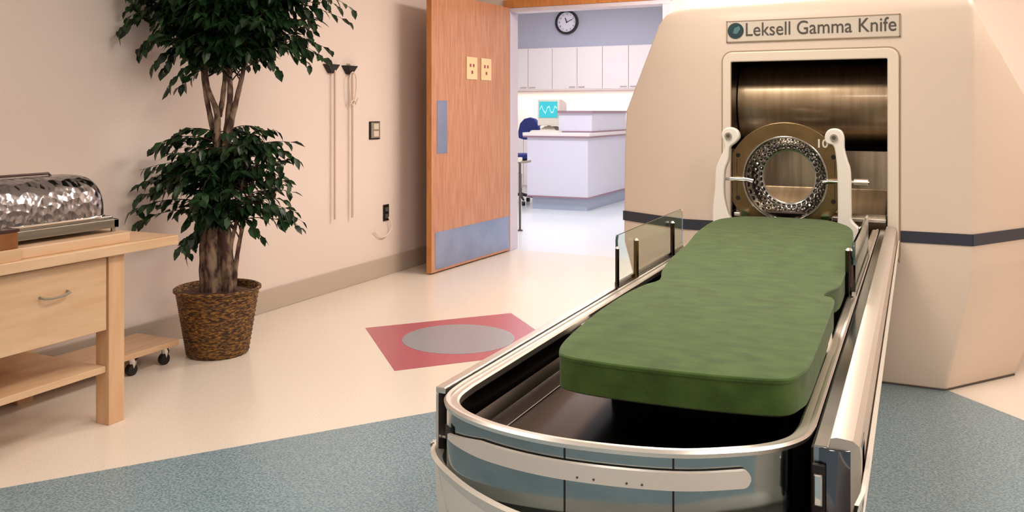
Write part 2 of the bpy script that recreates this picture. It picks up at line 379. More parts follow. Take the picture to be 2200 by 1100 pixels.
for i in range(4):
    x0, x1 = CABX[i], CABX[i+1]
    t = thing('base_cabinet', 'white base cabinet under the worktop, '+['leftmost by the far wall', 'behind the computer', 'behind the reception desk', 'rightmost of the row'][i], 'cabinet', ((x0+x1)/2, 12.45, 0), 'white base cabinets in the back room')
    obj('body', box(N(), x0, x1, 11.93, 12.43, 0, 0.88), M['cab'], t)
    for a, c in ((x0+0.004, (x0+x1)/2-0.003), ((x0+x1)/2+0.003, x1-0.004)):
        obj('door', box(N(), a, c, 11.908, 11.928, 0.1, 0.87), M['cab'], t, bevel=0.003)
tag(obj('worktop', box(N(), CABX[0], CABX[4], 11.88, 12.45, 0.88, 0.92), M['desk'], org=(-4.2, 12.2, 0.88)), 'pale worktop running along the far wall below the wall cabinets', 'worktop')

DX0, DX1, DY0, DY1 = -4.43, -3.62, 9.85, 11.5
t = thing('reception_desk', 'pale lilac reception desk with mauve edge and raised rear ledge', 'desk', (-4.0, 10.6, 0))
obj('kick_base', box(N(), DX0+0.05, DX1-0.03, DY0+0.05, DY1-0.02, 0, 0.155), M['deskkick'], t)
obj('panel', box(N(), DX0, DX1, DY0, DY1, 0.155, 0.90), M['desk'], t, bevel=0.004)
obj('lower_edge', box(N(), DX0-0.004, DX1+0.004, DY0-0.004, DY1, 0.150, 0.170), M['desktrim'], t)
obj('desk_top', box(N(), DX0-0.05, DX1+0.03, DY0-0.03, DY1, 0.915, 0.955), M['cab'], t, bevel=0.004)
obj('top_edge', box(N(), DX0-0.045, DX1+0.026, DY0-0.026, DY1, 0.895, 0.915), M['desktrim'], t)
LX0 = -4.07
obj('ledge_panel', box(N(), LX0, DX1-0.01, 10.02, 11.4, 0.97, 1.20), M['desk'], t)
obj('ledge_foot', box(N(), LX0-0.005, DX1-0.004, 10.01, 11.4, 0.955, 0.975), M['desktrim'], t)
obj('ledge_top', box(N(), LX0-0.01, DX1+0.01, 9.99, 11.42, 1.20, 1.228), M['desktrim'], t)

t = thing('computer_monitor', 'beige box shaped computer monitor with a teal screen', 'monitor', (-4.24, 10.25, 0.955))
b = N(); loft(b, [[(-4.375, 10.05, 1.04), (-4.075, 10.05, 1.04), (-4.075, 10.05, 1.375), (-4.375, 10.05, 1.375)],
                  [(-4.375, 10.14, 1.04), (-4.075, 10.14, 1.04), (-4.075, 10.14, 1.375), (-4.375, 10.14, 1.375)],
                  [(-4.33, 10.42, 1.07), (-4.12, 10.42, 1.07), (-4.12, 10.42, 1.33), (-4.33, 10.42, 1.33)]])
obj('casing', b, M['pc'], t, bevel=0.008)
s_ = obj('screen', box(N(), -4.350, -4.100, 10.043, 10.05, 1.14, 1.345), M['screen'], t)
b = N()
for k in range(9):
    x = -4.34+k*0.026; z = 1.235+0.05*math.sin(k*1.7); z2 = 1.235+0.05*math.sin((k+1)*1.7)
    q = [b.verts.new(v) for v in ((x, 10.042, z), (x+0.026, 10.042, z2), (x+0.026, 10.042, z2+0.014), (x, 10.042, z+0.014))]; b.faces.new(q)
bmesh.ops.remove_doubles(b, verts=b.verts, dist=0.0005)
obj('screen_image', b, M['screenlit'], s_)
obj('stand', loft_b := (lambda bm: (loft(bm, [[(-4.36, 10.08, 0.955), (-4.14, 10.08, 0.955), (-4.14, 10.33, 0.955), (-4.36, 10.33, 0.955)], [(-4.36, 10.08, 0.98), (-4.14, 10.08, 0.98), (-4.14, 10.33, 0.98), (-4.36, 10.33, 0.98)], [(-4.31, 10.13, 1.03), (-4.19, 10.13, 1.03), (-4.19, 10.28, 1.03), (-4.31, 10.28, 1.03)]]), bm)[1])(N()), M['pc'], t)
t = thing('keyboard', 'beige computer keyboard in front of the monitor', 'keyboard', (-4.2, 9.93, 0.955))
obj('keyboard_case', box(N(), -4.40, -4.02, 9.87, 10.01, 0.955, 0.975), M['pc'], t, bevel=0.003)
b = N()
for r in range(4):
    for k in range(14): box(b, -4.385+k*0.0255, -4.385+k*0.0255+0.021, 9.882+r*0.031, 9.882+r*0.031+0.025, 0.975, 0.982)
obj('keys', b, M['white'], t)
t = thing('telephone', 'small dark telephone handset on the worktop by the far wall', 'telephone', (-5.2, 12.2, 0.92))
obj('phone_base', box(N(), -5.3, -5.1, 12.12, 12.3, 0.92, 0.98), M['pc'], t, bevel=0.01)
obj('handset', tube(N(), [(-5.3, 12.2, 1.0), (-5.25, 12.2, 1.02), (-5.15, 12.2, 1.02), (-5.1, 12.2, 1.0)], [0.03, 0.018, 0.018, 0.03], 10), M['black'], t, smooth=True)
t = thing('wall_socket', 'tiny dark socket on the bright backsplash left of the monitor', 'socket', (-5.2, 12.45, 1.3))
obj('plate', box(N(), -5.20, -5.06, 12.44, 12.45, 1.285, 1.32), M['ink'], t)
obj('socket_hole', box(N(), -5.16, -5.10, 12.438, 12.44, 1.295, 1.31), M['black'], t)

# chair
cx, cy = -4.76, 10.35
t = thing('desk_chair', 'office chair with rounded blue backrest left of the reception desk', 'chair', (cx, cy, 0))
ring = [(-0.17, 0), (-0.175, 0.1), (-0.15, 0.2), (-0.09, 0.26), (0, 0.28), (0.09, 0.26), (0.15, 0.2), (0.175, 0.1), (0.17, 0), (0.1, -0.02), (-0.1, -0.02)]
ca = math.radians(-15)
def crot(x, y, z): return (cx+x*math.cos(ca)-y*math.sin(ca), cy+x*math.sin(ca)+y*math.cos(ca), z)
b = N(); loft(b, [[crot(x, 0.20+0.5*x*x*0-0.9*(x*x), 0.86+z) for x, z in ring], [crot(x*1.02, 0.25-0.9*x*x, 0.86+z) for x, z in ring], [crot(x*0.8, 0.275-0.9*x*x, 0.88+z*0.85) for x, z in ring]])
obj('backrest', b, M['bluefab'], t, smooth=True, bevel=0.01)
b = box(N(), 0, 0, 0, 0, 0, 0) if False else N()
loft(b, [[crot(0.22*math.cos(a*PI/12), 0.21*math.sin(a*PI/12), z) for a in range(24)] for z in (0.60, 0.66)])
obj('seat', b, M['bluefab'], t, smooth=True, bevel=0.015)
obj('back_support', tube(N(), [crot(0, 0.05, 0.58), crot(0, 0.24, 0.6), crot(0, 0.27, 0.7), crot(0, 0.25, 0.95)], [0.03, 0.04, 0.035, 0.03], 8), M['black'], t, smooth=True)
obj('gas_column', tube(N(), [(cx, cy, 0.12), (cx, cy, 0.4), (cx, cy, 0.41), (cx, cy, 0.6)], [0.03, 0.03, 0.018, 0.018], 14), M['chrome'], t, smooth=True)
for k in range(5):
    a = k*2*PI/5+0.3; d = Vector((math.cos(a), math.sin(a), 0)); c0 = Vector((cx, cy, 0))
    l = obj('leg', tube(N(), [c0+Vector((0, 0, 0.13)), c0+d*0.26+Vector((0, 0, 0.075))], [0.024, 0.014], 8), M['black'], t, smooth=True)
    q = Vector((-d.y, d.x, 0))
    obj('caster', cyl(N(), c0+d*0.26+Vector((0, 0, 0.028))-q*0.018, c0+d*0.26+Vector((0, 0, 0.028))+q*0.018, 0.028, 14), M['black'], l)
# slim post just inside the doorway
t = thing('post_stand', 'slim dark metal post with short side arm inside the doorway', 'stand', (-3.665, 7.97, 0))
obj('base_plate', cyl(N(), (-3.665, 7.97, 0), (-3.665, 7.97, 0.012), 0.03), M['ink'], t)
obj('pole', cyl(N(), (-3.665, 7.97, 0.012), (-3.665, 7.97, 0.70), 0.011), M['ink'], t, smooth=True)
obj('side_arm', tube(N(), [(-3.69, 7.97, 0.70), (-3.6, 7.97, 0.705), (-3.545, 7.975, 0.715)], 0.012, 8), M['greyplate'], t, smooth=True)
obj('clamp', box(N(), -3.685, -3.645, 7.95, 7.99, 0.705, 0.75), M['white'], t, bevel=0.004)

# ------------------------------------------------------------------ treatment machine
mc = thing('radiosurgery_machine', 'large cream enamelled radiosurgery machine with dark stripe and steel opening', 'medical machine', (-0.4, 4.9, 0))
OX0, OX1, OZ0, OZ1 = -0.80, -0.118, 0.56, 1.452
def outline(z):
    # front left, opening columns, front right, right chamfer, back, left chamfer at each height
    K = {0.0: dict(f=4.19, l=-0.92, r=0.11, lc=(-1.27, 4.40), rc=(0.408, 4.579), b=5.75),
         0.53: dict(f=4.15, l=-1.02, r=0.215, lc=(-1.405, 4.37), rc=(0.62, 4.77), b=5.8),
         1.0: dict(f=4.15, l=-1.02, r=0.215, lc=(-1.40, 4.37), rc=(0.62, 4.77), b=5.8),
         1.22: dict(f=4.15, l=-1.02, r=0.215, lc=(-1.39, 4.365), rc=(0.485, 4.565), b=5.75),
         1.655: dict(f=4.15, l=-1.02, r=0.215, lc=(-1.18, 4.245), rc=(0.232, 4.176), b=5.6),
         1.70: dict(f=4.165, l=-1.01, r=0.205, lc=(-1.15, 4.26), rc=(0.215, 4.19), b=5.58),
         1.735: dict(f=4.21, l=-0.98, r=0.18, lc=(-1.10, 4.30), rc=(0.19, 4.24), b=5.5)}
    ks = sorted(K)
    if z in K: d = K[z]
    else:
        a = max(k for k in ks if k < z); c = min(k for k in ks if k > z); t_ = (z-a)/(c-a); A, B = K[a], K[c]
        d = {k: (tuple(A[k][i]*(1-t_)+B[k][i]*t_ for i in (0, 1)) if isinstance(A[k], tuple) else A[k]*(1-t_)+B[k]*t_) for k in A}
    return [(d['l'], d['f'], z), (OX0, d['f'], z), (OX1, d['f'], z), (d['r'], d['f'], z), (*d['rc'], z), (d['rc'][0]-0.02, d['b'], z), (d['lc'][0]+0.02, d['b'], z), (*d['lc'], z)]
b = N(); zs = [0.0, 0.53, OZ0, 1.0, 1.22, OZ1, 1.655, 1.70, 1.735]
vs = [[b.verts.new(p) for p in outline(z)] for z in zs]
for i in range(len(zs)-1):
    for k in range(8):
        if k == 1 and OZ0 <= zs[i] and zs[i+1] <= OZ1: continue
        b.faces.new((vs[i][k], vs[i][(k+1) % 8], vs[i+1][(k+1) % 8], vs[i+1][k]))
b.faces.new(vs[-1]); b.faces.new(vs[0][::-1])
obj('body_shell', b, M['machine'], mc, bevel=0.012, segs=3, smooth=True, angle=50)
# cavity behind the opening
b = N(); e = 0.002
box(b, OX0-0.02, OX0, 4.16, 5.1, OZ0, OZ1); box(b, OX1, OX1+0.02, 4.16, 5.1, OZ0, OZ1); box(b, OX0, OX1, 4.16, 5.1, OZ1, OZ1+0.02)
box(b, OX0, OX1, 4.16, 5.1, OZ0-0.02, OZ0); box(b, OX0, OX1, 5.08, 5.1, OZ0, OZ1)
obj('cavity_lining', b, M['steeldark'], mc)
def rrect(x0, x1, z0, z1, r, n=6):
    out = []
    for (cxx, czz, a0) in ((x1-r, z1-r, 0), (x0+r, z1-r, PI/2), (x0+r, z0+r, PI), (x1-r, z0+r, 1.5*PI)):
        for k in range(n+1): a = a0+k*PI/2/n; out.append((cxx+r*math.cos(a), czz+r*math.sin(a)))
    return out
def frame_ring(bm, outer, inner, y0, y1, mi=0):
    n = len(outer)
    R = [[bm.verts.new((x, y, z)) for x, z in P] for P, y in ((outer, y1), (outer, y0), (inner, y0), (inner, y1))]; R.append(R[0])
    for a, c in zip(R, R[1:]):
        for k in range(n): bm.faces.new((a[k], a[(k+1) % n], c[(k+1) % n], c[k])).material_index = mi
    return bm
obj('opening_frame', frame_ring(N(), rrect(-0.838, -0.072, 0.54, 1.498, 0.045), rrect(OX0, OX1, OZ0, OZ1, 0.006), 4.132, 4.16), M['machinerim'], mc, bevel=0.005)
obj('frame_seam', frame_ring(N(), rrect(-0.845, -0.065, 0.535, 1.505, 0.05), rrect(-0.836, -0.074, 0.545, 1.496, 0.045), 4.146, 4.155), M['groove'], mc)
# drum door and lower shutter
n = 40; dy, dz, dr = 4.56, 1.265, 0.27
b = N(); loft(b, [[(x, dy+dr*math.cos(2*PI*k/64), dz+0.86*dr*math.sin(2*PI*k/64)) for k in range(64)] for x in (OX0+0.004, OX1-0.004)])
dr_ = obj('shielding_drum', b, M['drum'], mc, smooth=True)
for x in (-0.49, -0.24): obj('drum_screw', cyl(N(), (x, 4.44, 1.435), (x, 4.40, 1.432), 0.007, 10), M['chrome'], dr_)
obj('lower_shutter', box(N(), OX0+0.004, OX1-0.004, 4.36, 4.39, 0.735, 1.03), M['shutter'], mc)
b = N(); loft(b, [[(x, 4.36, 0.735), (x, 4.36, 0.845), (x, 4.345, 0.85), (x, 4.22, 0.75), (x, 4.22, 0.735)] for x in (OX0+0.01, OX1-0.01)]); obj('sloped_plate', b, M['shutter'], mc)
obj('shutter_sill', box(N(), OX0+0.004, OX1-0.004, 4.18, 4.40, 0.715, 0.735), M['steeltop'], mc, bevel=0.004)
b = N(); prof = [(4.19+0.05*(1-math.cos(a*PI/16)), 0.715-0.1*math.sin(a*PI/16)) for a in range(9)]
v0 = [b.verts.new((OX0+0.005, y, z)) for y, z in prof]; v1 = [b.verts.new((OX1-0.005, y, z)) for y, z in prof]
for i in range(8): b.faces.new((v0[i], v0[i+1], v1[i+1], v1[i]))
obj('sill_apron', b, M['drum'], mc, smooth=True)
# stripe around body
b = N(); e = 0.003
def stripe_seg(p0, p1, z0, z1):
    p0 = Vector((*p0, 0)); p1 = Vector((*p1, 0)); t_ = (p1-p0).normalized(); nn = Vector((t_.y, -t_.x, 0))
    c = (p0+p1)/2+nn*0.0015; obj('stripe', obox(N(), c+Vector((0, 0, (z0+z1)/2)), t_, nn, (0, 0, 1), (p1-p0).length/2+0.001, 0.0025, (z1-z0)/2), M['stripe'], mc)
stripe_seg((-1.405, 4.37), (-1.02, 4.15), 0.643, 0.693)
stripe_seg((-1.02, 4.15), (-0.846, 4.15), 0.643, 0.693)
stripe_seg((-0.065, 4.15), (0.215, 4.15), 0.643, 0.693)
stripe_seg((0.215, 4.15), (0.62, 4.77), 0.643, 0.693)
b.free()
obj('base_gasket', prism(N(), [(x*1.002, y-0.004) for x, y, z in outline(0.0)], 0.0, 0.008), M['ink'], mc)
# label plate with writing
pl = obj('name_plate', box(N(), -0.818, -0.070, 4.143, 4.150, 1.548, 1.645), M['label'], mc, bevel=0.002)
b = N()
for x0, x1, z0, z1 in ((-0.822, -0.066, 1.643, 1.647), (-0.822, -0.066, 1.546, 1.550), (-0.822, -0.818, 1.546, 1.647), (-0.070, -0.066, 1.546, 1.647)): box(b, x0, x1, 4.141, 4.151, z0, z1)
obj('plate_border', b, M['groove'], pl)
text_obj('Leksell Gamma Knife', 0.0885, (-0.408, 4.1415, 1.600), M['ink'], pl, 'lettering', off=0.0002, sx=0.868)
lg = obj('logo_disc', cyl(N(), (-0.778, 4.1385, 1.6), (-0.778, 4.143, 1.6), 0.037, 32), M['logo'], pl)
b = prism_y(N(), [(-0.790, 1.588), (-0.772, 1.583), (-0.755, 1.607), (-0.762, 1.622), (-0.783, 1.612)], 4.1365, 4.1385); obj('logo_patch', b, M['logo2'], lg)  # five-sided patch of paler teal on the logo disc
obj('door_seam', box(N(), -0.072, -0.069, 4.149, 4.152, 0.55, 0.70), M['ink'], mc)

# ------------------------------------------------------------------ helmet
HX, HY, HZ = -0.522, 3.90, 0.922
h = thing('collimator_helmet', 'round bronze and steel collimator helmet held at the head of the couch', 'helmet', (HX, HY, HZ-0.25))
def helmet_out(r=0.248, fx=0.224, n=72):
    out = []
    for k in range(n):
        a = 2*PI*k/n; x = r*math.cos(a); z = r*math.sin(a)
        out.append((HX+max(-fx, min(fx, x)), HZ+z))
    return out
inner = [(HX+0.172*math.cos(2*PI*k/72), HZ+0.180*math.sin(2*PI*k/72)) for k in range(72)]
obj('ring_plate', frame_ring(N(), helmet_out(), inner, HY, HY+0.035), M['brass'], h, bevel=0.003)
lip_o = [(HX+0.180*math.cos(2*PI*k/72), HZ+0.188*math.sin(2*PI*k/72)) for k in range(72)]
obj('inner_lip', frame_ring(N(), lip_o, inner, HY-0.006, HY+0.01), M['steel'], h, bevel=0.002)
# bowl
b = N(); rings = []
for j in range(9):
    t_ = j/8; r = 0.174-(0.174-0.114)*t_**1.5; y = HY+0.01+0.13*math.sin(t_*PI/2)
    rings.append([(HX+r*0.97*math.cos(2*PI*k/72), y, HZ+r*1.03*math.sin(2*PI*k/72)) for k in range(72)])
outerr = [[(HX+(p[0]-HX)*1.12, p[1]+0.012, HZ+(p[2]-HZ)*1.12) for p in r] for r in rings][::-1]
R = rings+outerr; vv = [[b.verts.new(p) for p in r] for r in R]; vv.append(vv[0])
for a, c in zip(vv, vv[1:]):
    for k in range(72): b.faces.new((a[k], a[(k+1) % 72], c[(k+1) % 72], c[k]))
for j in range(4):
    t_ = 0.14+j*0.235; r = 0.174-(0.174-0.114)*t_**1.5; y = HY+0.01+0.13*math.sin(t_*PI/2)
    cnt = 34
    for k in range(cnt):
        a = 2*PI*(k+0.5*(j % 2))/cnt
        c = Vector((HX+r*0.97*math.cos(a), y, HZ+r*1.03*math.sin(a)))
        nrm = Vector((-math.cos(a), -0.45, -math.sin(a))).normalized()
        cyl(b, c-nrm*0.002, c+nrm*0.004, 0.0105, 10, mi=1); cyl(b, c+nrm*0.003, c+nrm*0.005, 0.0068, 10, mi=2)
obj('collimator_bowl', b, [M['steel'], M['chrome'], M['black']], h, smooth=True, angle=35)
for sx in (-1, 1):
    for sz in (-1, 1):
        obj('bolt_hole', cyl(N(), (HX+sx*0.2, HY-0.002, HZ+0.005+sz*0.095), (HX+sx*0.2, HY+0.003, HZ+0.005+sz*0.095), 0.010, 14), M['black'], h)
        obj('joint_line', box(N(), HX+sx*0.205-0.001, HX+sx*0.205+0.001, HY-0.001, HY+0.001, HZ+sz*0.02, HZ+sz*0.085), M['black'], h)
obj('ear_pin', tube(N(), [(-0.775, HY-0.012, HZ-0.005), (-0.68, HY-0.012, HZ-0.005), (-0.655, HY-0.01, HZ-0.012)], [0.009, 0.009, 0.012], 12), M['chrome'], h, smooth=True)
obj('ear_pin', tube(N(), [(-0.365, HY-0.012, HZ-0.008), (-0.34, HY-0.012, HZ-0.003), (-0.18, HY-0.012, HZ-0.003)], [0.012, 0.009, 0.009], 12), M['chrome'], h, smooth=True)
obj('pin_collar', cyl(N(), (-0.24, HY-0.012, HZ-0.003), (-0.185, HY-0.012, HZ-0.003), 0.015, 14), M['steeltop'], h, smooth=True)
text_obj('10', 0.05, (-0.368, HY-0.002, 1.078), M['white'], h, 'size_number', off=0.001)
b = N(); box(b, HX-0.19, HX+0.19, HY+0.035, HY+0.10, 0.70, 0.775); obj('helmet_cradle', b, M['steeldark'], h, bevel=0.006)
for sx in (-0.17, 0.17): obj('clamp_knob', cyl(N(), (HX+sx, HY-0.03, 0.765), (HX+sx, HY+0.03, 0.765), 0.018, 16), M['chrome'], h, smooth=True)

# white support arms
def arm(name, label, pts, y0, y1, knob, kz):
    t = thing(name, label, 'support arm', (sum(p[0] for p in pts)/len(pts), y0, min(p[1] for p in pts)), 'white helmet support arms')
    P = [tuple(v)[:2] for v in catmull([(p[0], p[1], 0) for p in pts], 5, True)]
    obj('arm', prism_y(N(), P, y0, y1), M['white'], t, bevel=0.006, smooth=True)
    obj('pivot_bolt', cyl(N(), (knob, y0-0.008, kz), (knob, y0+0.01, kz), 0.015, 18), M['greyplate'], t, smooth=True)
    obj('bolt_recess', cyl(N(), (knob, y0-0.0095, kz), (knob, y0-0.008, kz), 0.008, 14), M['ink'], t)
    return t
arm('helmet_arm', 'white support arm on the right of the helmet, tall and straight',
    [(-0.352, 1.11), (-0.340, 1.137), (-0.315, 1.146), (-0.288, 1.137), (-0.276, 1.11), (-0.274, 1.06), (-0.262, 1.01), (-0.250, 0.96), (-0.247, 0.80), (-0.243, 0.76),
     (-0.195, 0.70), (-0.188, 0.60), (-0.27, 0.58), (-0.300, 0.68), (-0.300, 0.80), (-0.302, 0.95), (-0.308, 1.03), (-0.318, 1.072), (-0.345, 1.083)], 3.835, 3.88, -0.315, 1.107)
arm('helmet_arm', 'white support arm on the left of the helmet, flaring outward below its bolt',
    [(-0.782, 1.108), (-0.776, 1.135), (-0.748, 1.148), (-0.716, 1.135), (-0.706, 1.105), (-0.722, 1.08), (-0.748, 1.055), (-0.754, 1.0), (-0.770, 0.95), (-0.772, 0.85), (-0.755, 0.77), (-0.735, 0.72),
     (-0.735, 0.60), (-0.80, 0.60), (-0.822, 0.75), (-0.812, 0.88), (-0.808, 0.96), (-0.79, 1.01), (-0.770, 1.06)], 3.835, 3.88, -0.752, 1.110)

# ------------------------------------------------------------------ treatment couch
cc = thing('treatment_couch', 'long polished steel treatment couch with white lower cover leading into machine', 'treatment couch', (-0.46, 2.7, 0))
YE = 4.10
arc = [(-0.152, 1.50), (-0.158, 1.445), (-0.176, 1.402), (-0.205, 1.366), (-0.245, 1.334), (-0.315, 1.292), (-0.40, 1.266), (-0.50, 1.252), (-0.585, 1.255), (-0.66, 1.272), (-0.72, 1.300), (-0.762, 1.338), (-0.782, 1.385), (-0.788, 1.45)]
arc = [tuple(v)[:2] for v in catmull([(x, y, 0) for x, y in arc], 4)]
outer = [(-0.152, YE), (-0.152, 3.2), (-0.152, 2.3), (-0.152, 1.6)]+arc+[(-0.788, 1.6), (-0.788, 2.3), (-0.788, 3.2), (-0.788, YE)]
def off(d): return offset(outer, d)     # positive = outward? fixed below
test = off(0.01)
sgn = 1 if test[5][0] < outer[5][0] else -1        # +: towards the inside
def ins(d): return offset(outer, sgn*d)
# rim flange: rolled edge
b = N(); Z = 0.70
P = [(0.0, Z-0.010), (-0.002, Z-0.003), (0.002, Z+0.001), (0.008, Z), (0.010, Z-0.003), (0.022, Z-0.003), (0.026, Z-0.006), (0.026, Z-0.018), (0.004, Z-0.018)]
paths = [ins(d) for d, z in P]
for (pa, (d0, z0)), (pb, (d1, z1)) in zip(zip(paths, P), zip(paths[1:], P[1:])): strip(b, pa, z0, pb, z1)
obj('rim', b, M['steeltop'], cc, smooth=True, angle=60)
# outer steel skirt
b = N(); strip(b, ins(0.003), Z-0.010, ins(0.003), 0.572); strip(b, ins(0.003), 0.572, ins(0.02), 0.572); obj('front_panel', b, M['steelfront'], cc, smooth=True)
# tray inner wall and floor
b = N(); strip(b, ins(0.024), Z-0.016, ins(0.028), 0.64); strip(b, ins(0.028), 0.64, ins(0.045), 0.622)
fl = [b.verts.new((p[0], p[1], 0.622)) for p in ins(0.045)]
b.faces.new(fl); obj('tray', b, M['steeldark'], cc, smooth=True)
obj('tray_seam', box(N(), -0.70, -0.698, 1.37, 3.9, 0.6225, 0.624), M['greyplate'], cc)
# panel seams
def on_front(xa):
    best = min(range(len(outer)-1), key=lambda i: abs(outer[i][0]-xa) if outer[i][1] < 1.5 else 9); return outer[best]
for px in (-0.511, -0.335):
    p = on_front(px); obj('panel_seam', box(N(), p[0]-0.0012, p[0]+0.0012, p[1]+0.0015, p[1]+0.012, 0.566, 0.688), M['black'], cc)
# long recessed grip on the front panel
def resample(path, st):
    out = [path[0]]; acc = 0
    for p, q in zip(path, path[1:]):
        p_, q_ = Vector(p[:2]), Vector(q[:2]); L_ = (q_-p_).length; d_ = st-acc
        while d_ <= L_: out.append(tuple(p_.lerp(q_, d_/L_))); d_ += st
        acc = L_-(d_-st)
    return out
fr = [p for p in resample(outer, 0.003) if p[1] < 1.46 and -0.735 < p[0] < -0.232]
if fr[0][0] > fr[-1][0]: fr = fr[::-1]
gs = sgn
og = offset(fr, gs*0.001); oo = offset(fr, gs*0.007)
b = N(); n_ = len(og); HH = 0.0145
def hh(i):
    e_ = (n_-1-i)*0.003
    h_ = HH*(1 if e_ > 0.012 else math.sqrt(max(1-(1-e_/0.012)**2, 0.05)))
    return h_*min(1, 0.35+0.65*i*0.003/0.09)
def zc(i): return 0.656+0.001*i/n_-0.5*(HH-hh(i))*(1 if i < n_/2 else 0)
va = [[b.verts.new((*q[i], zc(i)+sg*hh(i)*f_)) for i in range(n_)] for q, sg, f_ in ((og, -1, 1), (oo, -1, 0.93), (oo, 1, 0.93), (og, 1, 1))]
for r0, r1 in zip(va, va[1:]):
    for i in range(n_-1): b.faces.new((r0[i], r0[i+1], r1[i+1], r1[i]))
b.faces.new([va[k][0] for k in range(4)]); b.faces.new([va[k][-1] for k in range(4)])
g = obj('grip_strip', b, M['gripmat'], cc, smooth=True)
p, q = Vector(fr[0]), Vector(fr[3]); t_ = (q-p).normalized(); nn = (Vector(og[0])-p).normalized()
c_ = p-t_*0.010+nn*0.001
obj('grip_slot', obox(N(), (c_.x, c_.y, 0.653), (t_.x, t_.y, 0), (nn.x, nn.y, 0), (0, 0, 1), 0.011, 0.0012, 0.0125), M['black'], cc, bevel=0.001)
b = N()
for xx in (-0.47, -0.44, -0.405, -0.37):
    p = on_front(xx); cyl(b, (p[0], p[1]-0.0085, 0.650), (p[0], p[1]-0.006, 0.650), 0.0018, 8)
obj('grip_screw', b, M['ink'], g)
# left outer channel rail
b = N(); box(b, -0.818, -0.797, 1.40, YE, 0.688, 0.700); box(b, -0.818, -0.812, 1.40, YE, 0.572, 0.688); box(b, -0.812, -0.797, 1.41, YE, 0.60, 0.606)
obj('side_rail', b, M['steeltop'], cc, bevel=0.002)
b = N(); box(b, -0.806, -0.789, 1.43, YE, 0.57, 0.684); obj('rail_gap', b, M['darkgap'], cc)
# right outer panel
obj('inner_step', box(N(), -0.1455, -0.1225, 1.402, YE, 0.60, 0.7005), M['steelfront'], cc, bevel=0.002)
prof = [(-0.1225, 0.60), (-0.1225, 0.700), (-0.1205, 0.713), (-0.112, 0.716), (-0.088, 0.714), (-0.079, 0.707), (-0.0765, 0.69), (-0.0765, 0.60)]
rr = []
for y, k in ((1.405, 0.995), (1.41, 1), (YE-0.0, 1)): rr.append([(x, y, z) for x, z in prof])
b = N(); loft(b, rr); obj('side_panel', b, M['panelsatin'], cc, smooth=True, angle=30)
b = N()
cap = [(-0.1455, 1.404), (-0.12, 1.398), (-0.095, 1.402), (-0.080, 1.415), (-0.0765, 1.44), (-0.0765, 1.5), (-0.1455, 1.5)]
prism(b, cap, 0.42, 0.699); obj('panel_end', b, M['endsteel'], cc, smooth=True, bevel=0.002)
b = N(); box(b, -0.150, -0.1475, 1.42, YE, 0.56, 0.69); obj('panel_gap', b, M['darkgap'], cc)
b = N(); box(b, -0.1465, -0.127, 1.392, 1.400, 0.60, 0.675); l = obj('latch', b, M['black'], cc, bevel=0.002)
obj('latch_bar', box(N(), -0.144, -0.130, 1.386, 1.392, 0.612, 0.662), M['chrome'], l, bevel=0.003)
# white lower cover
co_path = [(-0.074, YE), (-0.074, 2.3), (-0.074, 1.50), (-0.078, 1.42), (-0.10, 1.35), (-0.16, 1.285), (-0.25, 1.238), (-0.36, 1.210), (-0.47, 1.202), (-0.57, 1.216), (-0.66, 1.252), (-0.735, 1.300), (-0.796, 1.352), (-0.830, 1.41), (-0.838, 1.50), (-0.838, 2.3), (-0.838, YE)]
co_path = [tuple(v)[:2] for v in catmull([(x, y, 0) for x, y in co_path], 4)]
def cins(d, yy=0):
    q = offset(co_path, sgn*d); return q
b = N(); lv = [(0.022, 0.575), (0.008, 0.590), (0.0, 0.586), (0.001, 0.56), (0.012, 0.50), (0.032, 0.42), (0.052, 0.30), (0.075, 0.12), (0.085, 0.0)]
# the right side sits further in below, so offset grows there too
ps = [cins(d+0.012*(0.58-z > 0.01)) for d, z in lv]
for (pa, (d0, z0)), (pb, (d1, z1)) in zip(zip(ps, lv), zip(ps[1:], lv[1:])): strip(b, pa, z0, pb, z1)
obj('lower_cover', b, M['cover'], cc, smooth=True, angle=60)
b = N(); tr = [(-0.067, YE-0.05), (-0.067, 2.5), (-0.067, 1.5), (-0.068, 1.35), (-0.074, 1.30)]
strip(b, tr, 0.662, [(x-0.006, y) for x, y in tr], 0.662); strip(b, tr, 0.662, [(x-0.020, y) for x, y in tr], 0.575); strip(b, [(x-0.006, y) for x, y in tr], 0.662, [(x-0.026, y) for x, y in tr], 0.575)
obj('side_trim', b, M['cover'], cc)
# bracket clips beside the mattress
obj('clip', box(N(), -0.188, -0.176, 1.98, 2.10, 0.655, 0.712), M['white'], cc, bevel=0.005)
obj('clip', box(N(), -0.755, -0.715, 2.0, 2.10, 0.665, 0.69), M['white'], cc, bevel=0.005)
# mattress carrier under the mattress
b = box(N(), -0.58, -0.24, 1.72, 3.80, 0.624, 0.700); obj('mattress_carrier', b, M['darkgap'], cc)

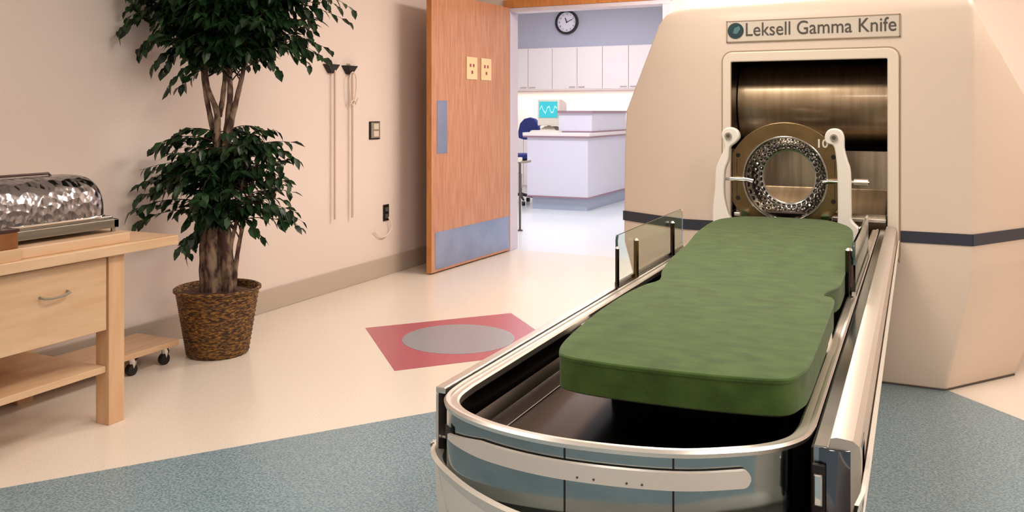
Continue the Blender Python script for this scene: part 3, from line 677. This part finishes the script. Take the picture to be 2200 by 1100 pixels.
# mattress
mo = [(-0.588, 1.482), (-0.612, 1.512), (-0.632, 1.60), (-0.650, 1.80), (-0.655, 2.02), (-0.645, 2.17), (-0.628, 2.24), (-0.632, 2.30), (-0.66, 2.42), (-0.69, 2.65), (-0.715, 2.95), (-0.745, 3.2), (-0.76, 3.45), (-0.755, 3.62), (-0.72, 3.72), (-0.66, 3.79), (-0.55, 3.815),
      (-0.42, 3.815), (-0.34, 3.79), (-0.275, 3.70), (-0.228, 3.55), (-0.205, 3.25), (-0.195, 2.95), (-0.185, 2.65), (-0.182, 2.45), (-0.186, 2.36), (-0.206, 2.29), (-0.208, 2.24), (-0.181, 2.20), (-0.176, 2.0), (-0.174, 1.8), (-0.174, 1.62), (-0.180, 1.56), (-0.205, 1.508), (-0.29, 1.486), (-0.40, 1.474), (-0.52, 1.470)]
mp = [tuple(v)[:2] for v in catmull([(x, y, 0) for x, y in mo], 4, True)]
def shrink(pts, d):
    n = len(pts); out = []
    for i in range(n):
        a, c = pts[i-1], pts[(i+1) % n]; t_ = Vector((c[0]-a[0], c[1]-a[1])).normalized()
        out.append((pts[i][0]+t_.y*d, pts[i][1]-t_.x*d))
    return out
ar = sum(mp[i][0]*mp[(i+1) % len(mp)][1]-mp[(i+1) % len(mp)][0]*mp[i][1] for i in range(len(mp)))
ms = 1 if ar < 0 else -1
b = N(); loft(b, [[(x, y, z) for x, y in shrink(mp, ms*d)] for d, z in ((0.003, 0.700), (0.0, 0.703), (0.0, 0.754), (-0.0015, 0.757), (-0.0015, 0.762), (0.001, 0.7645), (0.005, 0.765))])
tag(obj('couch_mattress', b, M['green'], org=(-0.45, 2.6, 0.700), smooth=True, angle=24), 'green velour couch mattress with rounded corners and narrow notches', 'mattress')

# glass side shields
def shield(x, label, y0, y1, posts, s):
    t = thing('glass_shield', label, 'glass shield', (x, (y0+y1)/2, 0.70), 'clear glass side shields on the couch')
    b = N(); pts = [(y0+0.012, 0.705), (y0+0.012, 0.80), (y0, 0.815), (y0, 0.845), (y0+0.01, 0.85), (y1-0.01, 0.85), (y1, 0.84), (y1, 0.705)]
    loft(b, [[(x-0.003, y, z) for y, z in pts], [(x+0.003, y, z) for y, z in pts]])
    p = obj('pane', b, M['glass'], t)
    b = tube(N(), [(x, y, z) for y, z in [(y0+0.012, 0.785), (y0+0.014, 0.80), (y0+0.002, 0.815), (y0, 0.835), (y0+0.008, 0.85)]], 0.004, 6)
    obj('notched_corner', b, M['glassedge'], p, smooth=True)
    for y, r, z1, mt in posts:
        b = cyl(N(), (x+s*(r+0.003), y, 0.690), (x+s*(r+0.003), y, z1), r, 12); q = obj('post', b, M[mt], t, smooth=True)
        obj('post_cap', cyl(N(), (x+s*(r+0.003), y, z1), (x+s*(r+0.003), y, z1+0.006), r*1.05, 12, r1=r*0.5), M['steeltop'], q, smooth=True)
    obj('clamp_strip', box(N(), x-0.006, x+0.006, y0, y1, 0.700, 0.712), M['steel'], t)
shield(-0.803, 'clear glass side shield on the left rail beside the doorway', 2.43, 3.21, [(2.409, 0.006, 0.815, 'steeldark'), (2.59, 0.008, 0.815, 'brass'), (3.03, 0.008, 0.818, 'steeldark')], 1)
shield(-0.159, 'clear glass side shield on the right rim of the couch', 2.58, 3.3, [(2.60, 0.011, 0.825, 'steeldark'), (3.10, 0.008, 0.825, 'steel')], -1)

# ------------------------------------------------------------------ wooden cart
tb = thing('wooden_cart', 'pale birch serving cart with wide drawer and open lower shelf', 'cart', (-3.1, 2.11, 0))
obj('cart_top', box(N(), -3.47, -2.80, 1.57, 2.665, 0.660, 0.700), M['maple'], tb, bevel=0.004)
for x0, x1 in ((-2.903, -2.83), (-3.44, -3.367)):
    for y0, y1 in ((2.346, 2.418), (1.812, 1.884)): obj('leg', box(N(), x0, x1, y0, y1, 0, 0.66), M['mapleleg'], tb, bevel=0.002)
obj('drawer_box', box(N(), -3.42, -2.856, 1.89, 2.340, 0.385, 0.655), M['maple'], tb)
d = obj('drawer', box(N(), -2.856, -2.836, 1.888, 2.341, 0.372, 0.652), M['maple'], tb, bevel=0.002)
obj('handle', tube(N(), [(-2.836, 2.060, 0.552), (-2.818, 2.062, 0.548), (-2.812, 2.09, 0.544), (-2.812, 2.14, 0.546), (-2.818, 2.168, 0.552), (-2.836, 2.170, 0.556)], [0.005, 0.005, 0.0045, 0.0045, 0.005, 0.005], 8), M['greyplate'], d, smooth=True)
obj('shelf', box(N(), -3.367, -2.845, 1.82, 2.345, 0.205, 0.230), M['maple'], tb, bevel=0.002)
b = box(N(), -3.44, -3.43, 1.884, 2.346, 0.23, 0.655); obj('back_panel', b, M['maple'], tb)
# low dolly
td = thing('wooden_dolly', 'low wooden dolly board on black casters behind the cart', 'dolly', (-3.38, 2.5, 0))
obj('board', box(N(), -3.52, -3.24, 1.95, 3.085, 0.085, 0.112), M['maple'], td, bevel=0.002)
for x in (-3.28, -3.48):
    for y in (2.02, 2.84, 3.03):
        q = obj('caster', cyl(N(), (x-0.012, y, 0.026), (x+0.012, y, 0.026), 0.026, 18), M['black'], td, smooth=True)
        obj('caster_fork', tube(N(), [(x, y+0.005, 0.030), (x, y+0.01, 0.06), (x, y, 0.085)], [0.012, 0.018, 0.015], 8), M['chrome'], q, smooth=True)
# things on the cart
tag(obj('cutting_board', box(N(), -3.30, -2.83, 1.985, 2.445, 0.70, 0.738), M['maple'], bevel=0.003, org=(-3.06, 2.2, 0.70)), 'thick pale wooden board under the right end of the chafing dish', 'board')
tag(obj('wooden_block', box(N(), -2.88, -2.812, 1.86, 1.975, 0.70, 0.742), M['maple'], bevel=0.002, org=(-2.88, 1.92, 0.70)), 'pale wooden block under the brown box at the picture edge', 'block')
t = thing('brown_box', 'copper brown box at the left picture edge in front of the chafing dish', 'box', (-2.89, 1.9, 0.742))
obj('box_body', box(N(), -2.878, -2.815, 1.80, 1.965, 0.742, 0.80), M['brownbox'], t, bevel=0.003)
obj('box_lid', box(N(), -2.881, -2.812, 1.797, 1.968, 0.80, 0.812), M['wood2'], t, bevel=0.002)
t = thing('chafing_dish', 'hammered silver roll top chafing dish in a steel frame', 'chafing dish', (-3.13, 2.1, 0.738))
CX, CY = -3.06, 2.065
FX0, FX1, FY0, FY1 = -3.25, -2.885, 1.70, 2.44
b = N(); box(b, FX0, FX1, FY0, FY0+0.025, 0.755, 0.79); box(b, FX0, FX1, FY1-0.025, FY1, 0.755, 0.79); box(b, FX1-0.022, FX1, FY0, FY1, 0.755, 0.79); box(b, FX0, FX0+0.022, FY0, FY1, 0.755, 0.79)
obj('frame', b, M['steel'], t, bevel=0.003)
obj('water_pan', box(N(), FX0+0.02, FX1-0.02, FY0+0.02, FY1-0.015, 0.762, 0.803), M['steel'], t, bevel=0.006)
for x in (FX0+0.02, FX1-0.02):
    for y in (FY0+0.01, FY1-0.012): obj('foot', cyl(N(), (x, y, 0.70 if y < 2 else 0.738), (x, y, 0.756), 0.009, 12), M['steel'], t, smooth=True)
b = N(); rings = []
for j in range(17):
    ph = j/16*PI/2; zz = 0.803+0.165*math.sin(ph)**0.8; s_ = max(math.cos(ph), 0.02)**0.55
    rg = []
    for k in range(64):
        a = 2*PI*k/64; ca_, sa_ = math.cos(a), math.sin(a); e_ = 0.4
        rg.append((CX+0.168*s_*abs(ca_)**e_*(1 if ca_ > 0 else -1), CY+0.362*(0.66+0.34*s_)*abs(sa_)**e_*(1 if sa_ > 0 else -1), zz))
    rings.append(rg)
loft(b, rings); dm = obj('dome_lid', b, M['hammered'], t, smooth=True, angle=60)
b = N(); tube(b, rings[0]+[rings[0][0]], 0.005, 8); obj('lid_rim', b, M['chrome'], dm, smooth=True)
obj('lid_handle', tube(N(), [(CX, 1.82, 0.965), (CX, 1.83, 0.976), (CX, 2.26, 0.976), (CX, 2.27, 0.965)], 0.005, 8), M['wood2'], dm, smooth=True)
obj('side_handle', tube(N(), [(-2.98, FY1, 0.775), (-2.98, FY1+0.045, 0.78), (-3.16, FY1+0.045, 0.78), (-3.16, FY1, 0.775)], 0.006, 8), M['black'], t, smooth=True)

# ------------------------------------------------------------------ potted ficus
random.seed(11)
PX, PY = -3.19, 3.29
tp = thing('potted_ficus', 'tall potted ficus with two leafy tiers in a brown wicker basket', 'potted plant', (PX, PY, 0))
b = N(); pr = [(0.135, 0.0), (0.146, 0.004)]
for j in range(1, 27):
    z = 0.004+j*0.0117; r = 0.146+(0.198-0.146)*z/0.32; pr.append((r+(0.0035 if j % 2 else 0), z))
pr += [(0.206, 0.318), (0.212, 0.322), (0.212, 0.332), (0.204, 0.337), (0.196, 0.332), (0.188, 0.28)]
rings = []
for r, z in pr:
    rings.append([(PX+(r+0.0028*math.sin(k*12*2*PI/96*2+(1 if int(z/0.0117) % 2 else 0)*PI)*(z < 0.31))*math.cos(2*PI*k/96), PY+(r+0.0028*math.sin(k*24*2*PI/96+(int(z/0.0117) % 2)*PI)*(z < 0.31))*math.sin(2*PI*k/96), z) for k in range(96)])
loft(b, rings); obj('wicker_basket', b, M['wicker'], tp, smooth=True, angle=80)
rings = [[(PX+r*math.cos(2*PI*k/32), PY+r*math.sin(2*PI*k/32), 0.30+0.022*(1-r/0.19)+random.uniform(-0.004, 0.004)) for k in range(32)] for r in (0.19, 0.14, 0.09, 0.04)]
b = N(); loft(b, rings); obj('moss', b, M['moss'], tp, smooth=True)
Rv = Vector((math.cos(math.radians(25.2)), math.sin(math.radians(25.2)), 0)); Fv = Vector((-math.sin(math.radians(25.2)), math.cos(math.radians(25.2)), 0))
def pp(s, f, z): return Vector((PX, PY, 0))+Rv*s+Fv*f+Vector((0, 0, z))
stems = [
    [pp(-0.055, 0, 0.30), pp(-0.06, 0, 0.5), pp(-0.045, 0.0, 0.75), pp(0.0, 0.0, 1.0), pp(-0.03, 0, 1.15), pp(-0.07, 0, 1.38), pp(-0.10, 0.02, 1.7), pp(-0.16, 0, 2.05)],
    [pp(-0.015, -0.03, 0.30), pp(-0.02, -0.03, 0.55), pp(0.01, -0.03, 0.8), pp(0.005, -0.02, 1.08), pp(0.0, -0.02, 1.22), pp(-0.05, -0.02, 1.38), pp(-0.06, 0, 1.75), pp(-0.02, 0, 2.1)],
    [pp(0.025, 0.0, 0.30), pp(0.02, 0.0, 0.6), pp(0.03, 0.0, 0.95), pp(0.045, 0.0, 1.1), pp(0.062, 0.0, 1.3), pp(0.06, 0, 1.5), pp(0.10, 0, 1.9), pp(0.12, 0.0, 2.15)],
    [pp(0.055, -0.01, 0.30), pp(0.05, -0.02, 0.55), pp(0.02, -0.02, 0.85), pp(0.06, -0.01, 1.12), pp(0.10, 0, 1.3), pp(0.135, 0, 1.45), pp(0.20, 0, 1.75), pp(0.28, 0, 2.0)],
    [pp(0.0, 0.02, 1.19), pp(0.02, 0.02, 1.3), pp(0.03, 0.03, 1.5), pp(0.0, 0.05, 1.85)],
    [pp(0.085, -0.01, 0.31), pp(0.095, -0.01, 0.45), pp(0.12, -0.01, 0.6), pp(0.16, -0.01, 0.78), pp(0.20, 0, 0.95), pp(0.24, 0.0, 1.05)],
    [pp(0.075, -0.04, 0.31), pp(0.07, -0.03, 0.5), pp(0.11, -0.03, 0.7), pp(0.14, -0.02, 0.9), pp(0.19, 0, 1.08)]]
sr = [[0.036, 0.033, 0.028, 0.018, 0.014, 0.012, 0.009, 0.006], [0.036, 0.033, 0.027, 0.018, 0.015, 0.011, 0.009, 0.006], [0.036, 0.033, 0.028, 0.019, 0.015, 0.012, 0.009, 0.006],
      [0.034, 0.031, 0.025, 0.018, 0.013, 0.011, 0.009, 0.006], [0.014, 0.013, 0.011, 0.006], [0.013, 0.012, 0.010, 0.009, 0.007, 0.004], [0.011, 0.011, 0.009, 0.007, 0.004]]
fine = []
for P_, r_ in zip(stems, sr):
    q = catmull(P_, 6); rs = []
    for i in range(len(q)):
        u = i/6; k = min(int(u), len(r_)-2); rs.append((r_[k]*(1-(u-k))+r_[k+1]*(u-k))*(1+0.07*math.sin(i*2.1)))
    fine.append(q); obj('stem', tube(N(), q, rs, 9), M['bark'], tp, smooth=True)
leafs = N(); twigs = N()
def leaf(bm, p, d, up, L_):
    d = d.normalized(); side = d.cross(up)
    if side.length < 1e-3: side = d.cross(Vector((1, 0, 0)))
    side.normalize(); nn = side.cross(d).normalized(); W = L_*random.uniform(0.24, 0.31)
    dr = -0.16*L_
    q = [p, p+d*L_*0.3+side*W*0.85+nn*W*0.28, p+d*L_*0.62+side*W*0.8+nn*(W*0.2+dr*0.4), p+d*L_+nn*dr, p+d*L_*0.62-side*W*0.8+nn*(W*0.2+dr*0.4), p+d*L_*0.3-side*W*0.85+nn*W*0.28, p+d*L_*0.32, p+d*L_*0.64+nn*dr*0.4]
    v = [bm.verts.new(x) for x in q]
    for f in ((0, 1, 6), (1, 2, 7, 6), (2, 3, 7), (0, 6, 5), (6, 7, 4, 5), (7, 3, 4)): bm.faces.new([v[i] for i in f])
def clampwall(v):
    if v.x < XL+0.03: v.x = XL+0.03+random.uniform(0, 0.05)
    return v
def twig(p0, p1, lift, nl_, L_):
    mid = (p0+p1)/2+Vector((0, 0, lift))
    c = [p0.lerp(mid, t_).lerp(mid.lerp(p1, t_), t_) for t_ in [i/8 for i in range(9)]]
    c = [clampwall(v) for v in c]
    tube(twigs, c, [0.0035-0.0028*i/8 for i in range(9)], 4)
    for k in range(nl_):
        t_ = 0.22+0.78*(k+random.random()*0.6)/nl_; t_ = min(t_, 1.0); i = min(int(t_*8), 7); p = c[i].lerp(c[i+1], t_*8-i)
        tan = (c[i+1]-c[i]).normalized(); sd = tan.cross(Vector((0, 0, 1)))
        if sd.length < 0.01: sd = Vector((1, 0, 0))
        sd.normalize(); s_ = 1 if k % 2 else -1
        d = tan*random.uniform(0.4, 0.9)+sd*s_*random.uniform(0.4, 1.0)+Vector((random.uniform(-.3, .3), random.uniform(-.3, .3), random.uniform(-0.95, 0.05)))
        up = Vector((random.uniform(-.5, .5), random.uniform(-.5, .5), 1))
        l_ = L_*random.uniform(0.75, 1.2)
        if p.x+d.normalized().x*l_ < XL+0.01: d.x = abs(d.x)
        leaf(leafs, p, d, up, l_)
def nearstem(z, ids):
    best = []
    for i in ids:
        for p in fine[i]:
            if abs(p.z-z) < 0.09: best.append(p)
    return random.choice(best) if best else pp(0, 0, z)
def cluster(cz, rs, rf, rz, cnt, ids, zlo, zhi, nl_, L_, bias=0.0, s0=0.0, holes=()):
    for i in range(cnt):
        while True:
            a = random.uniform(0, 2*PI); u = random.uniform(-1, 1); q = math.sqrt(1-u*u); rr_ = random.uniform(0.55, 1.0)
            s = s0+rs*rr_*q*math.cos(a); f = rf*rr_*q*math.sin(a); z = cz+rz*rr_*u
            if any(x0 < s < x1 and z0 < z < z1 for x0, x1, z0, z1 in holes): continue
            break
        e_ = clampwall(pp(s, f, z)); z0_ = min(max(z-random.uniform(-0.12, 0.22)+bias, zlo), zhi)
        st = nearstem(z0_, ids)
        twig(st, e_, random.uniform(0.04, 0.14), nl_, L_)
# lower tier
cluster(0.86, 0.43, 0.30, 0.26, 135, [0, 1, 2, 3, 5, 6], 0.66, 1.02, 12, 0.068, s0=0.0, holes=((0.10, 0.24, 0.50, 0.80), (-0.12, 0.14, 0.2, 0.66)))
cluster(0.84, 0.16, 0.20, 0.19, 36, [0, 1, 2, 3], 0.70, 0.98, 9, 0.066, s0=-0.02)
for s, f, z in ((-0.47, 0, 0.78), (-0.46, -0.05, 0.71), (-0.42, 0, 0.84), (-0.40, -0.05, 0.66), (-0.17, -0.1, 0.52), (-0.16, 0, 0.47), (-0.12, -0.1, 0.56), (0.43, 0, 0.66), (0.42, -0.1, 0.72), (0.42, 0, 0.63), (0.38, 0, 0.67), (0.38, 0, 1.06), (0.42, 0, 0.96), (0.24, 0, 0.56), (-0.3, 0, 1.04), (-0.22, 0, 1.10), (0.3, 0, 1.12), (0.22, 0.05, 1.12), (0.33, -0.1, 1.06), (-0.26, -0.1, 1.06)):
    twig(nearstem(min(max(z+0.05, 0.66), 1.0), [0, 1, 2, 3]), clampwall(pp(s, f, z)), 0.09, 15, 0.07)
# upper tier
cluster(1.80, 0.56, 0.38, 0.37, 430, [0, 1, 2, 3, 4], 1.44, 2.1, 14, 0.068, s0=0.05, holes=((-0.12, 0.16, 1.2, 1.46),))
cluster(1.66, 0.36, 0.28, 0.22, 130, [0, 1, 2, 3, 4], 1.5, 2.0, 12, 0.068, s0=0.03, holes=((-0.12, 0.16, 1.2, 1.46),))
for s, f, z in ((-0.76, 0, 1.58), (-0.74, 0, 1.66), (-0.68, 0, 1.70), (-0.64, -0.05, 1.76), (-0.60, 0, 1.72), (0.68, 0, 1.66), (0.70, 0, 1.72), (0.62, 0, 1.74), (0.56, 0, 1.46), (0.52, 0, 1.50), (0.48, -0.05, 1.44), (0.58, 0, 1.52),
                (-0.24, -0.05, 1.33), (-0.20, 0, 1.33), (-0.28, 0, 1.40), (-0.33, 0, 1.44), (-0.37, -0.05, 1.50), (0.30, 0, 1.42), (0.26, 0.05, 1.44), (-0.12, 0, 1.42), (0.40, 0, 1.48), (-0.46, 0, 1.52)):
    twig(nearstem(min(z+0.1, 1.9), [0, 1, 2, 3]), clampwall(pp(s, f, z)), 0.16, 16, 0.068)
obj('foliage', leafs, M['leaf'], tp)
obj('twigs', twigs, M['barkdark'], tp)
